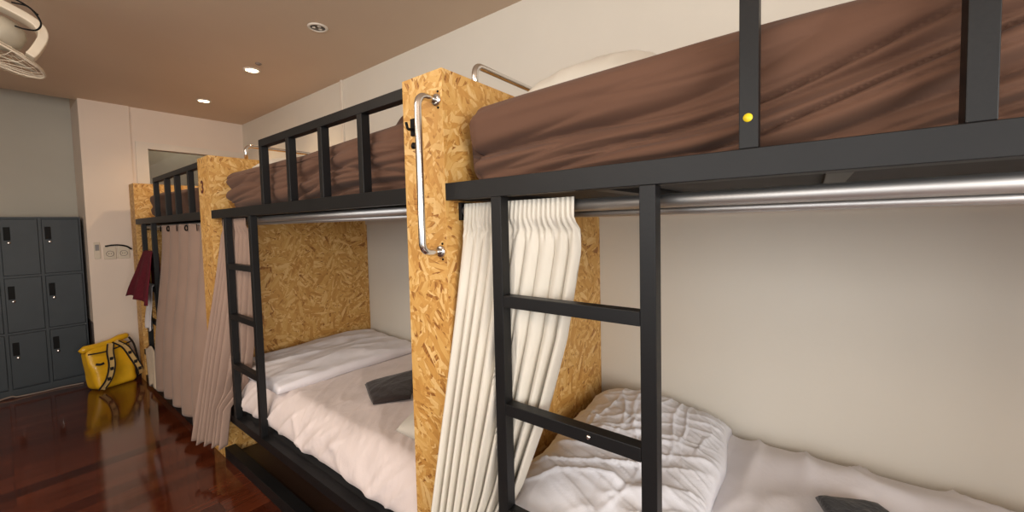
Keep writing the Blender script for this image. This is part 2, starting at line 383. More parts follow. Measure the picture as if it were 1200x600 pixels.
# ------------------------------------------------------------------ bunk frames
def bunk(y0, y1, posts, guards, label, gend, rungs=(1.308, 0.993, 0.675), rodx=0.946, rodz=1.578):
    t = empty('bunk_bed', (XF, (y0+y1)/2, 0)); tag(t, label, 'bunk bed', 'black steel bunk beds')
    ox, oy = XF, (y0+y1)/2
    def B(name, a, b, mat='black', bev=0.0015, par=t):
        return box(name, (a[0]-ox, a[1]-oy, a[2]), (b[0]-ox, b[1]-oy, b[2]), mat, par, bev)
    xi = 1.97
    B('upper_front_rail', (XF, y0+0.001, 1.607), (XF+0.05, y1-0.001, 1.661))
    B('upper_rear_rail', (xi-0.05, y0+0.001, 1.607), (xi, y1-0.001, 1.661))
    for ya in (y0+0.001, y1-0.051): B('end_rail', (XF+0.051, ya, 1.607), (xi-0.051, ya+0.05, 1.661))
    L = y1-y0
    for k in range(1, 4):
        yc = y0 + L*k/4 + (0.045 if k == 2 else 0.0)
        B('cross_bar', (XF+0.051, yc-0.02, 1.607), (xi-0.051, yc+0.02, 1.632))
    B('bunk_deck', (XF+0.051, y0+0.052, 1.634), (xi-0.051, y1-0.052, 1.652), 'deck', 0)
    B('lower_front_rail', (XF, y0+0.001, 0.288), (XF+0.05, y1-0.001, 0.338))
    B('lower_rear_rail', (xi-0.05, y0+0.001, 0.288), (xi, y1-0.001, 0.338))
    for ya in (y0+0.001, y1-0.051): B('end_rail', (XF+0.051, ya, 0.288), (xi-0.051, ya+0.05, 0.338))
    B('bunk_deck', (XF+0.051, y0+0.052, 0.315), (xi-0.051, y1-0.052, 0.333), 'deck', 0)
    B('floor_rail', (XF, y0+0.001, 0), (XF+0.06, y1-0.001, 0.07))
    B('under_bed_shade', (XF+0.0605, y0+0.001, 0.0), (xi-0.056, y1-0.001, 0.012), 'darkwood', 0)  # dark sheet over the floor, added to deepen the shade under the bed
    B('floor_rail', (xi-0.055, y0+0.001, 0), (xi, y1-0.03, 0.085))
    for p in posts:
        B('ladder_post', (XF, p-0.018, 0.338), (XF+0.036, p+0.018, 1.607))
    for z in rungs:
        r = B('ladder_rung', (XF, posts[1]+0.0185, z-0.017), (XF+0.034, posts[0]-0.0185, z+0.017))
    if guards[0] < 1 and len(rungs):
        lathe('screw', [(0.006, 0), (0.006, 0.002), (0.003, 0.004), (0, 0.004)], (0, 0.44-oy, 0.995), Vector((-1, 0, 0)), 'chrome', r, 12)
    gp = []
    for g in guards: gp.append(B('guard_post', (XF, g-0.032, 1.661), (XF+0.036, g, 1.962)))
    B('guard_top_rail', (XF, gend, 1.962), (XF+0.036, guards[0], 2.0))
    for x, rr, z in ((rodx, 0.0165, rodz), (rodx+0.03, 0.010, rodz-0.022)):
        tube('curtain_rod', [(x-ox, y0-oy+0.001, z), (x-ox, y1-oy-0.001, z)], rr, 'rod', t, 18)
    for ya in (y0+0.001, y1-0.013):
        B('rod_bracket', (rodx-0.02, ya, rodz-0.03), (rodx+0.05, ya+0.012, rodz+0.028), 'black', 0.001)
    return t, gp
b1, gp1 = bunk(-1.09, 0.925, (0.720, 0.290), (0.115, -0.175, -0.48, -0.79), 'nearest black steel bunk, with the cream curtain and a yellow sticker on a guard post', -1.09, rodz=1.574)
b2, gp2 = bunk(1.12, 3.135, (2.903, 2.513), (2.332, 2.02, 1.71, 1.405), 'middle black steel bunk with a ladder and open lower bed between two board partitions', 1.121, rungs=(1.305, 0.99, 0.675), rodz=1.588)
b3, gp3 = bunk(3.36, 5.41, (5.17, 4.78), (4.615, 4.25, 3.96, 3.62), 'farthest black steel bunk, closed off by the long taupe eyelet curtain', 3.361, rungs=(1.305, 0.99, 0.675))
st = lathe('round_sticker', [(0.008, 0), (0.008, 0.0012), (0, 0.0014)], (-0.0002, 0.100-(-1.09+0.925)/2, 1.718), Vector((-1, 0.0, 0)), 'yellow', gp1[0], 16)
tag(st, 'yellow sticker')
cl = box('rod_clip', (0.970-XF, -0.100+0.0825, 1.544), (0.982-XF, -0.092+0.0825, 1.552), 'cord', b1)

# white batten along the wall under each upper deck
for a, b, l in ((-1.09, 0.925, 'white wall batten under the deck of the nearest bunk'), (1.12, 3.135, 'white wall batten under the deck of the middle bunk')):
    tag(box('wall_batten', (1.985, a+0.002, 1.548), (1.999, b-0.002, 1.60), 'trimw'), l, 'batten', 'battens on the right wall')

# ------------------------------------------------------------------ mattresses
def upper_disp(seed, posts, strong=1.0, fanout=0.0):
    def f(p, n):
        o = Vector((0, 0, 0))
        if n.x < -0.2:
            h = (p.z-1.66)/0.27; env = sm(-0.02, 0.10, h)*sm(1.05, 0.55, h)
            k = 0
            for q in posts: k += math.exp(-((p.y-q)/0.14)**2)
            # folds fan out from the posts: flatter near them, spreading and rising away from them
            yy = p.y-posts[0]; fan = 0.05*yy - max(0, fanout-0.05)*0.12*math.log(1+math.exp((0.2-yy)/0.12))
            zz = p.z + fan + 0.03*nz(p.y*1.7+seed, 3, 3)
            low = sm(1.0, 0.35, h)
            c1 = rdg(p.y*0.7+seed, zz*9, seed)**3
            c2 = rdg(p.y*0.9+seed, zz*17+p.y*0.5, seed+7)**3
            c3 = rdg(p.y*1.2+seed, zz*27-p.y*0.6, seed+2)**3
            o.x += env*strong*(0.030*c1*(0.6+0.5*low) + 0.021*c2*(0.25+0.9*low+0.4*k) + 0.010*c3*low) 
            o.x += env*0.012*(0.5+nz(p.y*1.2, p.z*5, seed+4))
            o.x += 0.016*sm(0.35, 0.0, h)*(0.7+0.5*nz(p.y*2, 1, seed))
        if n.z > 0.4:
            o.z += 0.010*nz(p.x*3+seed, p.y*3, 1) + 0.012*math.sin(p.y*2.2+seed)
        if abs(n.y) > 0.4:
            o.y += 0.008*nz(p.x*6, p.z*9, seed)
        return o
    return f
soft_box('mattress', (0.910, -1.06, 1.661), (1.93, 0.885, 1.905), 0.06, 'brown', None, (0.016, 0.009, 0.0035), upper_disp(1.3, (0.1, -0.19, -0.5), 1.25, 0.22))
tag(bpy.data.objects['mattress'], 'thick mattress in a creased brown sheet on the nearest upper bunk', 'mattress', 'brown sheeted mattresses on the upper bunks')
o = soft_box('mattress', (0.912, 1.15, 1.661), (1.93, 3.07, 1.912), 0.08, 'brown', None, (0.02, 0.012, 0.005), upper_disp(5.7, (2.3, 2.0, 1.7, 1.4), 1.0))
tag(o, 'mattress in a brown sheet behind the guard rail of the middle upper bunk', 'mattress', 'brown sheeted mattresses on the upper bunks')
o = soft_box('mattress', (0.925, 3.39, 1.661), (1.93, 5.22, 1.885), 0.08, 'brown', None, 0.025, upper_disp(9.1, (4.6, 4.2, 3.9), 0.8))
tag(o, 'mattress in a brown sheet on the farthest upper bunk, above the eyelet curtain', 'mattress', 'brown sheeted mattresses on the upper bunks')

def lower_disp(seed, topz, pull=1.0):
    def f(p, n):
        o = Vector((0, 0, 0))
        wx = max(0, -n.x)**1.5; wz = max(0, n.z)**1.5
        h = (p.z-0.34)/(topz-0.34)
        w = rdg(p.y*3.5-h*1.0+seed, p.z*1.2, seed)**3*0.014 + rdg(p.y*8+h*1.8, p.z*1.5, seed+3)**4*0.016
        o.x -= wx*w*pull*sm(1.15, 0.6, h)*0.8
        o.x += 0.04*sm(0.1, 1.0, h)*sm(1.2, 0.9, p.x)
        d = p.x-0.9
        o.z += wz*pull*(0.008*rdg(p.x*1.2+p.y*0.8+seed, p.y*5-p.x*3, seed)**4*sm(1.1, 0.0, d) + 0.006*rdg(p.x*2+p.y*0.8+seed, p.y*11-p.x*7, seed+4)**3*sm(0.9, 0.0, d) + 0.008*nz(p.x*1.6, p.y*1.6, seed))
        return o
    return f
def ridge1(p, n):
    o = lower_disp(2.2, 0.56)(p, n)
    if n.z > 0.3:
        # the loose sheet is bunched along the wall
        q = 1.80 + 0.05*nz(p.y*2.5, 3) ; o.z += 0.05*math.exp(-((p.x-q)/0.10)**2)*sm(0.3, 0.0, p.y)*sm(-1.0, -0.3, p.y)
        o.z += 0.022*rdg(p.x*3+p.y*4, p.y*3-p.x*2, 8)**3*sm(1.2, 1.5, p.x)
    return o
o = soft_box('mattress', (0.925, -1.05, 0.339), (1.985, 0.90, 0.560), 0.06, 'white', None, 0.016, ridge1)
tag(o, 'white sheeted mattress on the nearest lower bunk with the sheet bunched along the wall', 'mattress', 'white sheeted mattresses on the lower bunks')
o = soft_box('mattress', (0.905, 1.15, 0.339), (1.985, 3.11, 0.575), 0.095, 'warmlit', None, 0.012, lower_disp(6.1, 0.57, 1.3))
tag(o, 'white sheeted mattress on the middle lower bunk, its side pleated above the black rail', 'mattress', 'white sheeted mattresses on the lower bunks')
o = soft_box('mattress', (0.965, 3.39, 0.339), (1.985, 5.38, 0.572), 0.07, 'white', None, 0.04, None)
tag(o, 'white mattress mostly hidden behind the taupe eyelet curtain', 'mattress', 'white sheeted mattresses on the lower bunks')

# ------------------------------------------------------------------ bedding
def duvet1_top(u, v, p):
    # u along the bed from the partition, v from the front towards the wall
    return 0.045*math.exp(-((v-0.95)/0.25)**2) + 0.03*math.exp(-((u-0.25)/0.3)**2)
def duvet1_rip(u, v, p):
    wu = u+0.06*nz(u*3, v*3, 21); wv = v+0.05*nz(u*2.5, v*2.5, 22)
    f = rdg(wu*1.3+wv*1.0+1, wv*5+wu*1.5, 3)**2*0.022 + rdg(wu*1.8-2, wv*12-wu*3, 5)**4*0.013 + rdg(wu*2.5+wv*2, wv*20+wu*6, 6)**4*0.007
    f *= 0.45+0.9*min(1, abs(nz(u*2.7, v*2.7, 33))*2.6)
    f += 0.022*nz(u*2.2, v*2.2, 30) + 0.010*rdg(wu*9, wv*4+wu*3, 12)**4*sm(0.3, 0.7, v)
    s = math.exp(-((v-0.55-0.1*math.sin(u*5))/0.012)**2)*0.005 + math.exp(-((u-0.52-0.13*math.sin(v*6))/0.014)**2)*0.006
    return f + s - 0.012
o = cushion('duvet', [(0.92, 0.84), (1.02, 0.235), (1.96, 0.275), (1.955, 0.895)], 0.566, 0.115, 'duvet', None, 150, 150, 0.27, 0.0, 7, 2, duvet1_top, duvet1_rip, 0.02)
tag(o, 'puffy rumpled white duvet heaped on the nearest lower bunk behind the ladder', 'duvet')
def duvet2_rip(u, v, p):
    return 0.020*rdg(u*1.4+3, v*4.5+u, 4)**2 + 0.008*rdg(u*5, v*9, 6) + 0.03*sm(0.5, 1, v)*0.9 - 0.008
o = cushion('duvet', [(0.935, 2.43), (1.93, 2.38), (1.955, 3.09), (0.955, 3.10)], 0.580, 0.075, 'white', None, 80, 70, 0.16, 0.008, 5, 7, None, duvet2_rip, 0.015)
tag(o, 'flat folded white duvet at the far end of the middle lower bunk', 'duvet')
def cloth_rip(u, v, p): return 0.008*rdg(u*1.5, v*2.5, 3)
o = cushion('folded_towel', [(1.16, 1.84), (1.34, 1.72), (1.66, 2.02), (1.30, 2.13)], 0.590, 0.032, 'darkcloth', None, 40, 40, 0.3, 0.003, 12, 1, None, cloth_rip, 0.02)
tag(o, 'dark brown folded towel lying on the middle lower bunk', 'towel')
o = cushion('pillow', [(1.08, 1.53), (1.50, 1.66), (1.64, 1.28), (1.08, 1.20)], 0.585, 0.10, 'cream', None, 36, 36, 0.5, 0.006, 8, 4)
tag(o, 'small cream pillow on the middle lower bunk, partly hidden by the nearest partition', 'pillow')
o = cushion('folded_towel', [(1.59, -0.01), (1.66, -0.165), (1.36, -0.36), (1.24, -0.14)], 0.606, 0.028, 'greycloth', None, 30, 30, 0.14, 0.003, 14, 5, None, None, 0.008)
tag(o, 'charcoal folded towel on the nearest lower bunk at the bottom edge of the picture', 'towel')
o = cushion('pillow', [(1.16, 0.86), (1.20, 0.36), (1.66, 0.33), (1.70, 0.86)], 1.912, 0.20, 'cream', None, 44, 44, 0.3, 0.012, 9, 6)
tag(o, 'cream white pillow on the nearest upper bunk beside the wall', 'pillow')
o = cushion('pillow', [(1.06, 3.05), (1.06, 2.62), (1.5, 2.55), (1.5, 3.05)], 1.915, 0.085, 'cream', None, 30, 30, 0.4, 0.008, 9, 8)
tag(o, 'white pillow lying low on the far end of the middle upper bunk', 'pillow')
o = cushion('folded_blanket', [(0.98, 1.33), (0.98, 1.16), (1.6, 1.16), (1.6, 1.36)], 1.915, 0.105, 'brown', None, 30, 30, 0.35, 0.006, 9, 9)
tag(o, 'brown folded blanket on the middle upper bunk against the nearest partition', 'blanket')
o = cushion('folded_sheet', [(1.35, 4.75), (1.35, 3.75), (1.7, 3.75), (1.7, 4.75)], 1.88, 0.10, 'white', None, 30, 20, 0.3, 0.006, 9, 3)
tag(o, 'white folded sheet seen through the guard rail of the farthest upper bunk', 'sheet')

# ------------------------------------------------------------------ curtains
def fold_dir(ax, ay):
    l = math.hypot(ax, ay) or 1; return (ay/l, -ax/l)
# cream curtain of the nearest bunk: gathered on the rod, swept over the partition at the bottom
CR = [(1.607, 0.945, 0.495), (1.45, 0.955, 0.50), (1.2, 0.955, 0.55), (0.95, 0.955, 0.625), (0.70, 0.95, 0.72), (0.54, 0.91, 0.79), (0.40, 0.84, 0.81), (0.06, 0.82, 0.83)]
def tabz(tab, z):
    T = [(-a[0],)+tuple(a[1:]) for a in tab]; return lerp_table(T, -z)
def cream_pos(u, t):
    z = 1.596 - t*1.534; k = t
    xl = 0.925 - 0.20*k**1.1; yl = 0.890 + 0.115*k
    xs = 0.945 - 0.12*k; ys = 0.495 + 0.36*k
    xr, yr = tabz(CR, z)
    x = xl+(xs-xl)*u; y = yl+(ys-yl)*u
    wt = sm(0.35, 1.0, u); x += (xr-xs)*wt; y += (yr-ys)*wt
    nx, ny = fold_dir(xs-xl, ys-yl)
    A = 0.018 + 0.040*sm(1.48, 0.8, z)
    ph = PI*10*u + 1.1*nz(u*3, t*1.0, 1)
    d = A*(abs(math.sin(ph))**0.75-0.6)*(0.85+0.5*nz(u*6, 3, 8)) + 0.008*nz(u*3, t*2, 9)
    if z > 1.47:   # gathered heading with fine pleats
        q = sm(1.47, 1.53, z); d = d*(1-q) + 0.009*math.sin(2*PI*20*u+nz(u*12, 2, 2)*2)*q
        d -= 0.008*math.exp(-((z-1.515)/0.008)**2)
    x2 = x+nx*d; y2 = y+ny*d
    if 0.69 < y2 < 0.75 and z > 0.36: x2 = max(x2, 0.915)
    if y2 < 0.70 and z > 0.36: x2 = max(x2, 0.912)
    if z > 1.1: y2 = max(y2, 0.488)
    if z > 1.50:
        q = sm(1.50, 1.55, z); x2 = x2*(1-q) + (0.919+0.0035*math.sin(2*PI*26*u))*q
    return Vector((x2, y2, z))
o = sheet('curtain', cream_pos, 380, 90, 'cream', None)
tag(o, 'cream gathered curtain drawn open behind the ladder of the nearest bunk', 'curtain')

# taupe curtain of the middle bunk
DR = [(1.60, 0.955, 2.70), (1.2, 0.95, 2.72), (0.8, 0.95, 2.80), (0.62, 0.945, 2.86), (0.50, 0.935, 2.93), (0.40, 0.85, 2.95), (0.17, 0.81, 2.93)]
def mauve_pos(u, t):
    z = 1.60 - t*1.43
    xl = 0.92 - 0.205*t**1.1; yl = 3.09 + 0.10*t
    xs = 0.955 - 0.13*t; ys = 2.72 + 0.20*t
    xr, yr = tabz(DR, z)
    x = xl+(xs-xl)*u; y = yl+(ys-yl)*u
    wt = sm(0.4, 1.0, u); x += (xr-xs)*wt; y += (yr-ys)*wt
    nx, ny = fold_dir(xs-xl, ys-yl)
    A = 0.030 + 0.024*sm(1.3, 0.5, z)
    ph = PI*8*u + nz(u*3, t*0.9, 7)*1.0
    d = A*(abs(math.sin(ph))**0.75-0.6)
    x2 = x+nx*d; y2 = y+ny*d
    if 2.87 < y2 < 2.935 and z > 0.33: x2 = max(x2, 0.915)
    if y2 < 2.88 and z > 0.33: x2 = max(x2, 0.912)
    if z > 1.50:
        q = sm(1.50, 1.55, z); x2 = x2*(1-q) + (0.919+0.0035*math.sin(2*PI*26*u))*q
    return Vector((x2, y2, z + 0.012*math.sin(ph)*t))
o = sheet('curtain', mauve_pos, 200, 70, 'mauve', None)
tag(o, 'taupe curtain bunched at the ladder of the middle bunk and spilling over the partition foot', 'curtain')

# long eyelet curtain closing the farthest lower bunk
def eye_pos(u, t):
    y = 3.372 + u*(4.70-3.372)*(1-0.02*t); z = 1.585 - t*1.44
    x = 0.925 - 0.095*sm(0.0, 0.9, t)
    ph = PI*5*u + 0.25*nz(u*4, t*2, 3)
    x -= (0.05+0.015*t)*(abs(math.sin(ph))**0.8) - 0.03
    y2 = y
    if 0.27 < z < 0.36: x = min(x, 0.858)
    return Vector((x, y2, z))
ec = sheet('curtain', eye_pos, 240, 60, 'mauve', None)
tag(ec, 'wide taupe eyelet curtain drawn across the farthest lower bunk', 'curtain')
for k in range(6):
    y = 3.372 + min(0.99, max(0.02, k/5))*(4.70-3.372)
    lathe('eyelet', [(0.015, -0.003), (0.024, -0.003), (0.024, 0.003), (0.015, 0.003)], (0.917, y, 1.553), Vector((1, 0.25*(-1)**k, 0)), 'blackplastic', ec, 20, close=True)

# towels over the rungs of the farthest ladder
def towel(name, y0, y1, zr, zb, zf, mat, label, xoff=0.0, folds=2.5, spread=0.1):
    def pos(u, t):
        y = y0+(y1-y0)*u
        s = t*2-1      # -1 inner bottom ... 1 front bottom
        R = 0.024
        if abs(s) < 0.12: a = s/0.12*PI/2; x = XF+0.018-math.sin(a)*R; z = zr+math.cos(a)*R
        elif s > 0: q = (s-0.12)/0.88; z = zr-(zr-zf)*q; x = XF+0.018-R-0.018*q*(1+math.sin(2*PI*folds*u+0.7))-xoff*q
        else: q = (-s-0.12)/0.88; z = zr-(zr-zb)*q; x = XF+0.018+R+0.012*q*(1+math.sin(2*PI*folds*u))
        if s > 0.12: y = (y0+y1)/2+(y-(y0+y1)/2)*(1+spread*q)+0.02*math.sin(z*20)*q; z += 0.05*q*nz(u*3, 1, 2)
        return Vector((x, y, z))
    o = sheet(name, pos, 40, 60, mat, None, 0.006); tag(o, label, 'towel')
    return o
towel('towel', 4.80, 5.15, 1.326, 1.0, 0.90, 'maroon', 'maroon towel draped over the top rung of the farthest bunk ladder', 0.07, 2.0, 1.6)
towel('towel', 4.86, 5.08, 1.011, 0.78, 0.62, 'paleblue', 'pale grey towel hanging under the maroon one on the farthest ladder', 0.0, 1.5)
def hang_pos(u, t):
    z = 0.42-0.36*t; y = 4.86+0.34*u
    return Vector((XF-0.022-0.012*math.sin(2*PI*2*u)*t, y-0.06*t*u, z+0.03*math.sin(5*u)))
o = sheet('sheet_corner', hang_pos, 24, 20, 'beige', None, 0.006)
tag(o, 'loose beige cloth hanging at the foot of the farthest bunk', 'cloth')

# ------------------------------------------------------------------ lockers in the recess
lk = empty('locker_cabinet', (0.16, 6.17, 0)); tag(lk, 'dark slate metal locker cabinet of stacked square doors against the far wall', 'locker')
def LK(x, y, z): return (x-0.16, y-6.17, z)
X0, X1, YL = -0.225, 0.545, 5.98
bm = bmesh.new()
bx(bm, LK(X0, YL+0.02, 0.0), LK(X1, 6.375, 1.70), 0.002)
cols = [X0, 0.025, 0.275, X1]; rows = [0.07, 0.60, 1.135, 1.69]
for x in cols: bx(bm, LK(max(X0, x-0.010), YL, 0.0), LK(min(X1, x+0.010), YL+0.021, 1.70))
for z in (0.035, 0.60, 1.135, 1.692):
    hh = {0.035: 0.035, 1.692: 0.008}.get(z, 0.010)
    for ca, cb_ in zip(cols, cols[1:]): bx(bm, LK(ca+0.0101, YL+0.0002, z-hh), LK(cb_-0.0101, YL+0.021, z+hh))
from_bm('cabinet_body', bm, 'locker', lk)
for i in range(3):
    for j in range(3):
        xa, xb = cols[i]+0.013, cols[i+1]-0.013; za, zb = rows[j]+0.013, rows[j+1]-0.013
        d = box('locker_door', LK(xa, YL-0.003, za), LK(xb, YL+0.019, zb), 'locker', lk, 0.003)
        hz = zb-0.135
        bm = bmesh.new(); bx(bm, LK(xa+0.016, YL-0.008, hz-0.062), LK(xa+0.056, YL-0.003, hz+0.062), 0.003)
        from_bm('recessed_handle', bm, 'blackplastic', d)
        lathe('lock', [(0.013, 0), (0.013, 0.006), (0.008, 0.01), (0, 0.01)], LK(xa+0.045, YL-0.003, hz-0.085), Vector((0, -1, 0)), 'chrome', d, 16)
o = tube('floor_cord', spline([(-0.3, 5.90, 0.008), (-0.1, 5.93, 0.008), (0.02, 5.95, 0.02), (0.06, 5.93, 0.012), (0.2, 5.93, 0.007), (0.35, 5.93, 0.008), (0.48, 5.90, 0.008)]), 0.007, 'cord', None, 8)
tag(o, 'thin grey cord lying on the floor along the foot of the lockers', 'cord')

# ------------------------------------------------------------------ yellow roll-top backpack
bg = empty('backpack', (0.66, 5.60, 0), 0.32); bg.scale = (0.93, 0.93, 0.97); tag(bg, 'bright yellow roll-top waterproof backpack with black-edged straps on the floor by the lockers', 'backpack')
def bag_disp(p, n):
    k = p.z/0.42; o = Vector((0, 0, 0))
    o.x += 0.02*k*0 + 0.02*nz(p.y*6, p.z*7, 1); o.y += 0.05*k + 0.015*nz(p.x*7, p.z*6, 4)
    o.y += -(p.y)*0.45*sm(0.4, 1.0, k); o.x += p.x*0.06*sm(0.3, 1, k) - 0.03*k
    o.z += 0.05*nz(p.x*5, p.y*4, 2)*k*0.5 + 0.035*(p.x/0.18)*k*0.5
    return o
body = soft_box('bag_body', (-0.175, -0.10, 0.0), (0.175, 0.10, 0.42), 0.05, 'yellowbag', bg, 0.012, bag_disp)
rl = tube('rolled_top', [(-0.235, 0.03, 0.405), (-0.20, 0.035, 0.425), (-0.1, 0.04, 0.425), (0.0, 0.04, 0.435), (0.09, 0.04, 0.465), (0.15, 0.04, 0.472), (0.165, 0.04, 0.47)], 0.03, 'yellowbag', bg, 14, rr=[0.024, 0.034, 0.033, 0.034, 0.034, 0.031, 0.022])
def ribbon(name, pts, w, mat, parent, side=Vector((1, 0, 0)), th=0.008):
    pts = spline(pts, 8); bm = bmesh.new(); rings = []
    for i, p in enumerate(pts):
        d = (pts[min(i+1, len(pts)-1)]-pts[max(i-1, 0)]).normalized(); s = (side-d*side.dot(d)).normalized(); nn = s.cross(d).normalized()
        rings.append([bm.verts.new(p+s*a*w/2+nn*b*th/2) for a, b in ((-1, -1), (1, -1), (1, 1), (-1, 1))])
    for a, b in zip(rings, rings[1:]):
        for k in range(4): bm.faces.new((a[k], a[(k+1) % 4], b[(k+1) % 4], b[k]))
    bm.faces.new(rings[0][::-1]); bm.faces.new(rings[-1])
    return from_bm(name, bm, mat, parent)
for pts in ([(-0.02, -0.03, 0.44), (-0.05, -0.075, 0.36), (-0.07, -0.135, 0.24), (-0.115, -0.165, 0.12), (-0.17, -0.15, 0.03)],
            [(0.02, -0.03, 0.45), (0.08, -0.075, 0.38), (0.115, -0.14, 0.25), (0.15, -0.165, 0.14), (0.185, -0.12, 0.07)]):
    s = ribbon('shoulder_strap', pts, 0.052, 'strap', bg)
    for sg in (-1, 1):
        ribbon('black_edging', [(p[0]+sg*0.026, p[1]-0.004, p[2]) for p in pts], 0.010, 'blackweb', s, th=0.012)
    for q in (0.38, 0.58, 0.75):
        sp_ = spline(pts, 8); c = sp_[int(q*(len(sp_)-1))]
        box('buckle', (c.x-0.014, c.y-0.012, c.z-0.016), (c.x+0.014, c.y-0.003, c.z+0.016), 'blackweb', s, 0.002)
ribbon('side_trim', [(-0.21, -0.045, 0.38), (-0.1, -0.06, 0.375), (0.0, -0.06, 0.385), (0.1, -0.06, 0.41), (0.15, -0.05, 0.42)], 0.012, 'blackweb', bg, Vector((0, 0, 1)), 0.008)
ribbon('side_trim', [(-0.18, -0.10, 0.28), (-0.15, -0.112, 0.27), (-0.12, -0.112, 0.275)], 0.02, 'blackweb', bg, Vector((0, 0, 1)), 0.01)
ribbon('side_trim', [(0.155, 0.0, 0.46), (0.172, -0.05, 0.38), (0.18, -0.08, 0.25), (0.19, -0.09, 0.12)], 0.014, 'blackweb', bg, Vector((1, 0, 0)), 0.01)

# ------------------------------------------------------------------ wall fittings
yw = 5.81
sw = empty('light_switch', (0.632, yw, 1.352)); tag(sw, 'narrow white switch plate with a grey rocker at the left of the sockets', 'switch')
box('face_plate', (-0.022, -0.010, -0.085), (0.022, 0, 0.085), 'plastic', sw, 0.003)
box('rocker', (-0.014, -0.016, 0.0), (0.014, -0.010, 0.06), plain('grey_rocker', (0.25, 0.24, 0.24)), sw, 0.002)
for x, l in ((0.723, 'square white wall socket nearest the switch'), (0.825, 'square white wall socket with a black plug, nearest the bunks')):
    s = empty('wall_socket', (x, yw, 1.318)); tag(s, l, 'socket', 'wall sockets')
    box('face_plate', (-0.046, -0.012, -0.062), (0.046, 0, 0.062), 'plastic', s, 0.004)
    lathe('socket_ring', [(0.026, 0), (0.030, 0), (0.030, 0.004), (0.026, 0.004)], (0, -0.012, -0.005), Vector((0, -1, 0)), 'cord', s, 24, close=True)
    for q in (-0.009, 0.009): lathe('pin_hole', [(0.004, 0), (0.004, 0.001), (0, 0.001)], (q, -0.012, -0.005), Vector((0, -1, 0)), 'blackplastic', s, 10)
o = tube('power_cable', spline([(0.69, yw-0.008, 1.392), (0.74, yw-0.018, 1.40), (0.80, yw-0.02, 1.398), (0.85, yw-0.02, 1.382), (0.885, yw-0.02, 1.35)]), 0.008, 'blackplastic', None, 10)
tag(o, 'short black cable running over the two wall sockets', 'cable')
o = box('cable_conduit', (1.982, 3.425, 1.66), (1.999, 3.45, ZC-0.001), 'trimw', None, 0.002)
tag(o, 'white vertical cable conduit on the right wall above the middle bunk', 'conduit')

# ------------------------------------------------------------------ ceiling fittings
def downlight(x, y, on, label):
    t = empty('ceiling_light', (x, y, ZC)); tag(t, label, 'light', 'recessed ceiling downlights')
    lathe('trim_ring', [(0.046, 0), (0.064, 0), (0.062, -0.006), (0.050, -0.009), (0.046, -0.005)], (0, 0, 0), Vector((0, 0, 1)), 'trimw', t, 32, close=True)
    if on: lathe('lens', [(0.046, -0.002), (0.03, -0.006), (0, -0.007)], (0, 0, 0), Vector((0, 0, 1)), 'lamp_on', t, 24)
    else:
        lathe('reflector', [(0.046, -0.0035), (0.044, -0.001), (0, -0.001)], (0, 0, 0), Vector((0, 0, 1)), plain('dark_reflector', (0.09, 0.07, 0.05), rough=0.3), t, 24)
        for a in range(3):
            d = a*2.1+0.4
            lathe('lamp_chip', [(0.012, -0.002), (0.011, -0.006), (0, -0.007)], (0.024*math.cos(d), 0.024*math.sin(d), 0), Vector((0, 0, 1)), 'trimw', t, 12)
    return t
downlight(1.385, 2.65, False, 'unlit recessed ceiling downlight, nearest of the row')
downlight(1.388, 3.77, True, 'lit recessed ceiling downlight in the middle of the row')
downlight(1.387, 5.02, True, 'lit recessed ceiling downlight farthest along the row')
o = lathe('ceiling_sensor', [(0.022, 0), (0.022, -0.006), (0.012, -0.012), (0, -0.012)], (1.37, 3.585, ZC), Vector((0, 0, 1)), 'cord', None, 20)
tag(o, 'tiny dark round sensor on the ceiling beside the middle downlight', 'sensor')

# ceiling fan: yoke, motor, tilted wire cage
fn = empty('ceiling_fan', (0.02, 3.3, ZC)); tag(fn, 'old white oscillating ceiling fan with a wire cage at the upper left corner', 'fan')
def FP(x, y, z): return Vector((x-0.02, y-3.3, z-ZC))
cc = FP(0.025, 3.3, 2.462); ua = Vector((0.912, 0, -0.41)); ub = Vector((0, 1, 0)); un = ua.cross(ub); un = un if un.z > 0 else -un
un.normalize()
lathe('ceiling_mount', [(0.07, 0), (0.07, -0.03), (0.03, -0.06), (0.022, -0.12), (0, -0.12)], (0.02, 0, 0), Vector((0, 0, 1)), 'fan', fn, 24)
yk = []
mc = cc + un*0.12
for k in range(25):
    a = -0.35 + (PI+0.5)*k/24
    ca, sa = math.cos(a), math.sin(a)
    yk.append(mc + ua*0.130*math.copysign(abs(ca)**0.62, ca) + un*0.120*math.copysign(abs(sa)**0.62, sa))
bm = bmesh.new(); rings = []
for i, p in enumerate(yk):
    d = (yk[min(i+1, 24)]-yk[max(i-1, 0)]).normalized(); s = ub; nn = s.cross(d).normalized()
    rings.append([bm.verts.new(p+s*a*0.045+nn*b*0.019) for a, b in ((-1, -1), (1, -1), (1, 1), (-1, 1))])
for a, b in zip(rings, rings[1:]):
    for k in range(4): bm.faces.new((a[k], a[(k+1) % 4], b[(k+1) % 4], b[k]))
bm.faces.new(rings[0][::-1]); bm.faces.new(rings[-1])
y_ = from_bm('yoke', bm, 'fan', fn); mo = y_.modifiers.new('b', 'BEVEL'); mo.width = 0.006; mo.segments = 3
mt_ = lathe('motor_housing', [(0.0, 0.075), (0.04, 0.072), (0.075, 0.05), (0.088, 0.02), (0.088, -0.03), (0.07, -0.06), (0.03, -0.085), (0, -0.085)], mc-un*0.01, un, 'fanmotor', fn, 32)
bm = bmesh.new(); R = 0.205
def ringp(r, h, n=48): return [cc + ua*r*math.cos(2*PI*k/n) + ub*r*math.sin(2*PI*k/n) + un*h for k in range(n+1)]
def prof(t, up): return R*(1-t**2.2*0.88) if up else R*(1-t*0.85)
